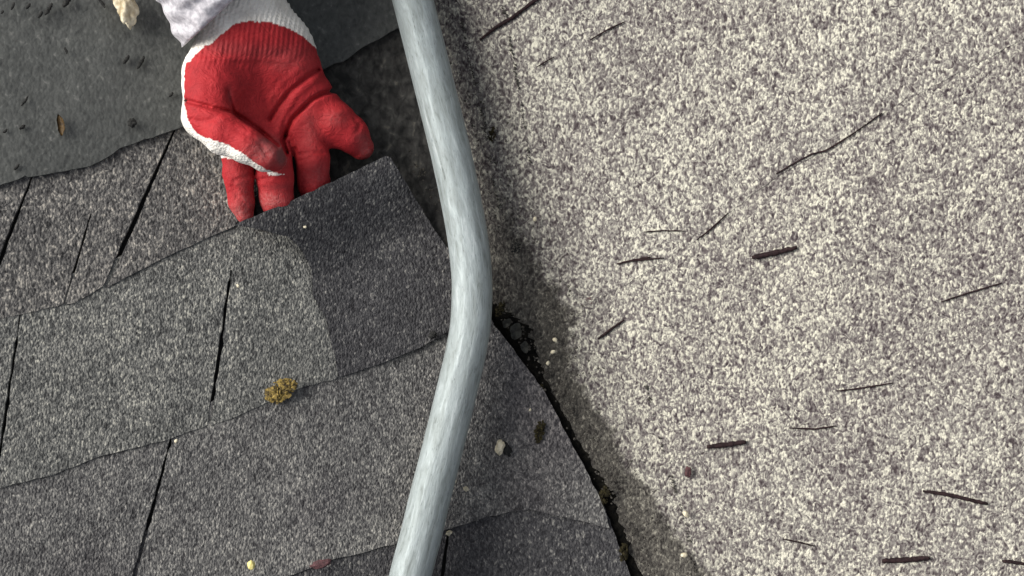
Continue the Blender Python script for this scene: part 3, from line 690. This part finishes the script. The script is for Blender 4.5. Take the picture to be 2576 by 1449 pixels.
for i, (u, v, r, lb) in enumerate([(455, 481, 1.6, 'pale pebble close to the pipe, upper of two below the pipe shadow'), (466, 489, 2.0, 'oblong pale pebble close to the lower pipe'), (449, 533, 2.2, 'pale pebble at the slit right of the lower pipe'), (535, 219, 1.7, 'bright pale pebble on the pale shingles right of the pipe bend'),
        (555, 340, 1.9, 'pale pebble right of the dead leaf in the valley'), (553, 352, 1.8, 'pale pebble second right of the dead leaf in the valley'), (548, 363, 1.6, 'pale pebble right of the narrow leaf scrap'), (686, 514, 2.6, 'long whitish pebble at the lower end of the dark valley strip'),
        (684, 555, 2.4, 'grey round pebble by the lower end of the dark valley strip'), (530, 410, 1.2, 'tiny pale pebble left of the black valley gap'), (238, 286, 1.3, 'tiny yellow pebble right of the slit below the fingers'), (305, 227, 1.3, 'tiny pale pebble on the held shingle near its raised edge'), (176, 441, 1.4, 'tiny white pebble at the head of the lowest slit')]):
    lift = .022 if i == 11 else .0135 if u < 500 else .0095
    tag(lump('pebble', u, v, lift, (r * MM * .8, r * MM * 1.1, r * MM * .7), i, PEB, 60 + i, 2, .4), lb, 'pebble', PG)
# dark strips on the pale slope, painting the shade under lifted shingle edges
TG = 'dark strips painted as edge shade on the pale shingles'
for i, (pts, r, lb) in enumerate([
    ([(752, 257.5), (770, 254), (797, 247.5)], .0019, 'short thick dark shade strip near the middle of the pale shingles'),
    ([(707, 447), (728, 444.5), (746, 442)], .0019, 'thick dark shade strip lying level on the lower pale shingles'),
    ([(882, 561), (905, 560), (930, 558)], .0020, 'thick dark shade strip at the bottom edge of the pale shingles'),
    ([(923, 491), (950, 495), (970, 500), (988, 504)], .0014, 'long rough brown shade strip in the lower right corner area'),
    ([(776, 174), (800, 160), (812, 154), (825, 151), (850, 136), (882, 113)], .0006, 'longest thin dark shade strip slanting up across the upper right'),
    ([(697, 240), (712, 228), (728, 213)], .0006, 'thin short shade strip slanting up right of the pipe bend'),
    ([(622, 262), (640, 260), (664, 258)], .0006, 'very thin shade strip lying level on the pale shingles right of the bend'),
    ([(617, 264), (634, 260), (650, 257)], .0008, 'thin shade strip just right of the bend beside the paler spot'),
    ([(480, 40), (495, 28), (513, 17), (534, 1), (545, -6)], .0013, 'dark shade strip slanting to the top edge right of the upper pipe'),
    ([(598, 339), (610, 330), (624, 320)], .0010, 'thin dark shade strip at the edge of the valley right of the bend'),
    ([(783, 539), (798, 542), (814, 546)], .0006, 'thin shade strip near the bottom edge between two thick ones'),
    ([(590, 40), (607, 30), (624, 22)], .0006, 'hair thin shade strip near the top edge of the pale shingles'),
    ([(1002, 561), (1012, 562), (1030, 565)], .0012, 'shade strip cut off by the lower right corner of the picture'),
    ([(941, 302), (965, 294), (1002, 283)], .0006, 'faint thin shade strip by the right edge of the picture'),
    ([(644, 232), (664, 230.5), (684, 231)], .0005, 'hair thin level shade strip between the thin slanting one and the pipe bend'),
    ([(789, 428), (815, 429), (836, 426)], .0006, 'faint thin shade strip right above the lower thick one'),
    ([(537, 67), (545, 62), (554, 57)], .0005, 'tiny hair thin shade strip right of the upper pipe'),
    ([(837, 391), (855, 389), (893, 383)], .0006, 'faint thin shade strip in the middle of the lower right')]):
    tag(stick('edge_shade', pts, r, BLACK, .0034 + r * .4, i * 3.1), lb, 'edge_shade', TG)
# raised dark slivers standing in for gouges in the smooth sheet
SG = 'short black slivers standing in for gouges in the smooth grey sheet'
for i, (a, b, r, lb) in enumerate([
    ((123, 64), (129, 55), .0013, 'shorter of two black gouge marks side by side left of the cuff'), ((137, 69), (144, 56), .0014, 'longer of two black gouge marks side by side left of the cuff'),
    ((45, 15), (52, 3), .0014, 'black gouge mark near the top edge, left of the widest one'), ((63, 7), (70, -4), .0020, 'widest black gouge mark, cut by the top edge'), ((26, 9), (30, 3), .0012, 'tiny black gouge mark near the top left corner'),
    ((38, 18), (42, 11), .0012, 'dull gouge mark just below the ones at the top left'), ((105, 8), (98, -2), .0011, 'thin black gouge mark left of the cream stone'), ((64, 47), (67, 54), .0009, 'thin dark gouge mark above the brown leaf'),
    ((19, 129), (25, 125), .0012, 'dark gouge mark left of the brown leaf'), ((169, 97), (173, 92), .0011, 'dark gouge mark against the left side of the glove'), ((14, 170), (19, 164), .0010, 'dark gouge mark close to the lower edge of the smooth sheet'), ((21, 106), (28, 96), .0009, 'faint gouge mark above the one left of the leaf'),
    ((3, 133), (7, 129), .0010, 'small gouge mark at the left edge of the picture'), ((11, 10), (14, 2), .0010, 'small thin gouge mark in the top left corner'), ((1, 14), (3, 10), .0008, 'speck of a gouge mark cut by the left edge near the top')]):
    tag(stick('gouge_mark', [a, ((a[0]+b[0])/2 + .6, (a[1]+b[1])/2), b], r, CRUMB_GOUGE, .0098, i * 2.3, .7), lb, 'scrap', SG)

# loose grit gathered in the valley: nobody could count it
def grit():
    bm = bmesh.new(); rnd = random.Random(5)
    cut = [(395, 160), (450, 250), (487, 315), (526, 366), (572, 445), (606, 512), (635, 580)]
    vr = [(470, 60), (500, 170), (520, 240), (560, 330), (570, 400), (620, 480), (670, 560)]
    for i in range(800):
        t = rnd.random(); src = cut if rnd.random() < .55 else vr
        k = t * (len(src) - 1); j = int(k); f = k - j
        u = src[j][0] * (1 - f) + src[j+1][0] * f; v = src[j][1] * (1 - f) + src[j+1][1] * f
        u += abs(rnd.gauss(0, 9)) + 11 if src is cut else rnd.gauss(0, 15); v += rnd.gauss(0, 3)
        p = surf(u, v, .0086); r = rnd.uniform(.0004, .0011)
        b2 = bmesh.ops.create_icosphere(bm, subdivisions=1, radius=r)
        for q in b2['verts']: q.co = q.co * rnd.uniform(.7, 1.3) + p
    for line in ([(646, 385), (655, 420), (668, 470), (680, 505), (690, 545), (696, 580)], [(503, 5), (509, 38), (517, 78), (524, 120), (530, 165)], [(462, 20), (472, 70), (484, 120), (493, 180), (505, 235)]):
        for i in range(150):  # rows of dark grains added in place of faint crease lines
            k = rnd.random() * (len(line) - 1); j = int(k); f = k - j
            if noise.noise(Vector((k * 2.3, line[0][0], 0))) < -.12: continue
            u = line[j][0] * (1 - f) + line[j+1][0] * f + rnd.gauss(0, .9); v = line[j][1] * (1 - f) + line[j+1][1] * f
            p = surf(u, v, .0033); r = rnd.uniform(.0003, .0008)
            b2 = bmesh.ops.create_icosphere(bm, subdivisions=1, radius=r)
            for q in b2['verts']: q.co = q.co + p
    m = plain('grit', (0.010, 0.009, 0.007), (0.07, 0.062, 0.05), 700)
    tag(link_bm('grit', bm, m), 'dark loose grit gathered along the roof valley, with thin rows standing in for creases', 'grit', kind='stuff')
grit()
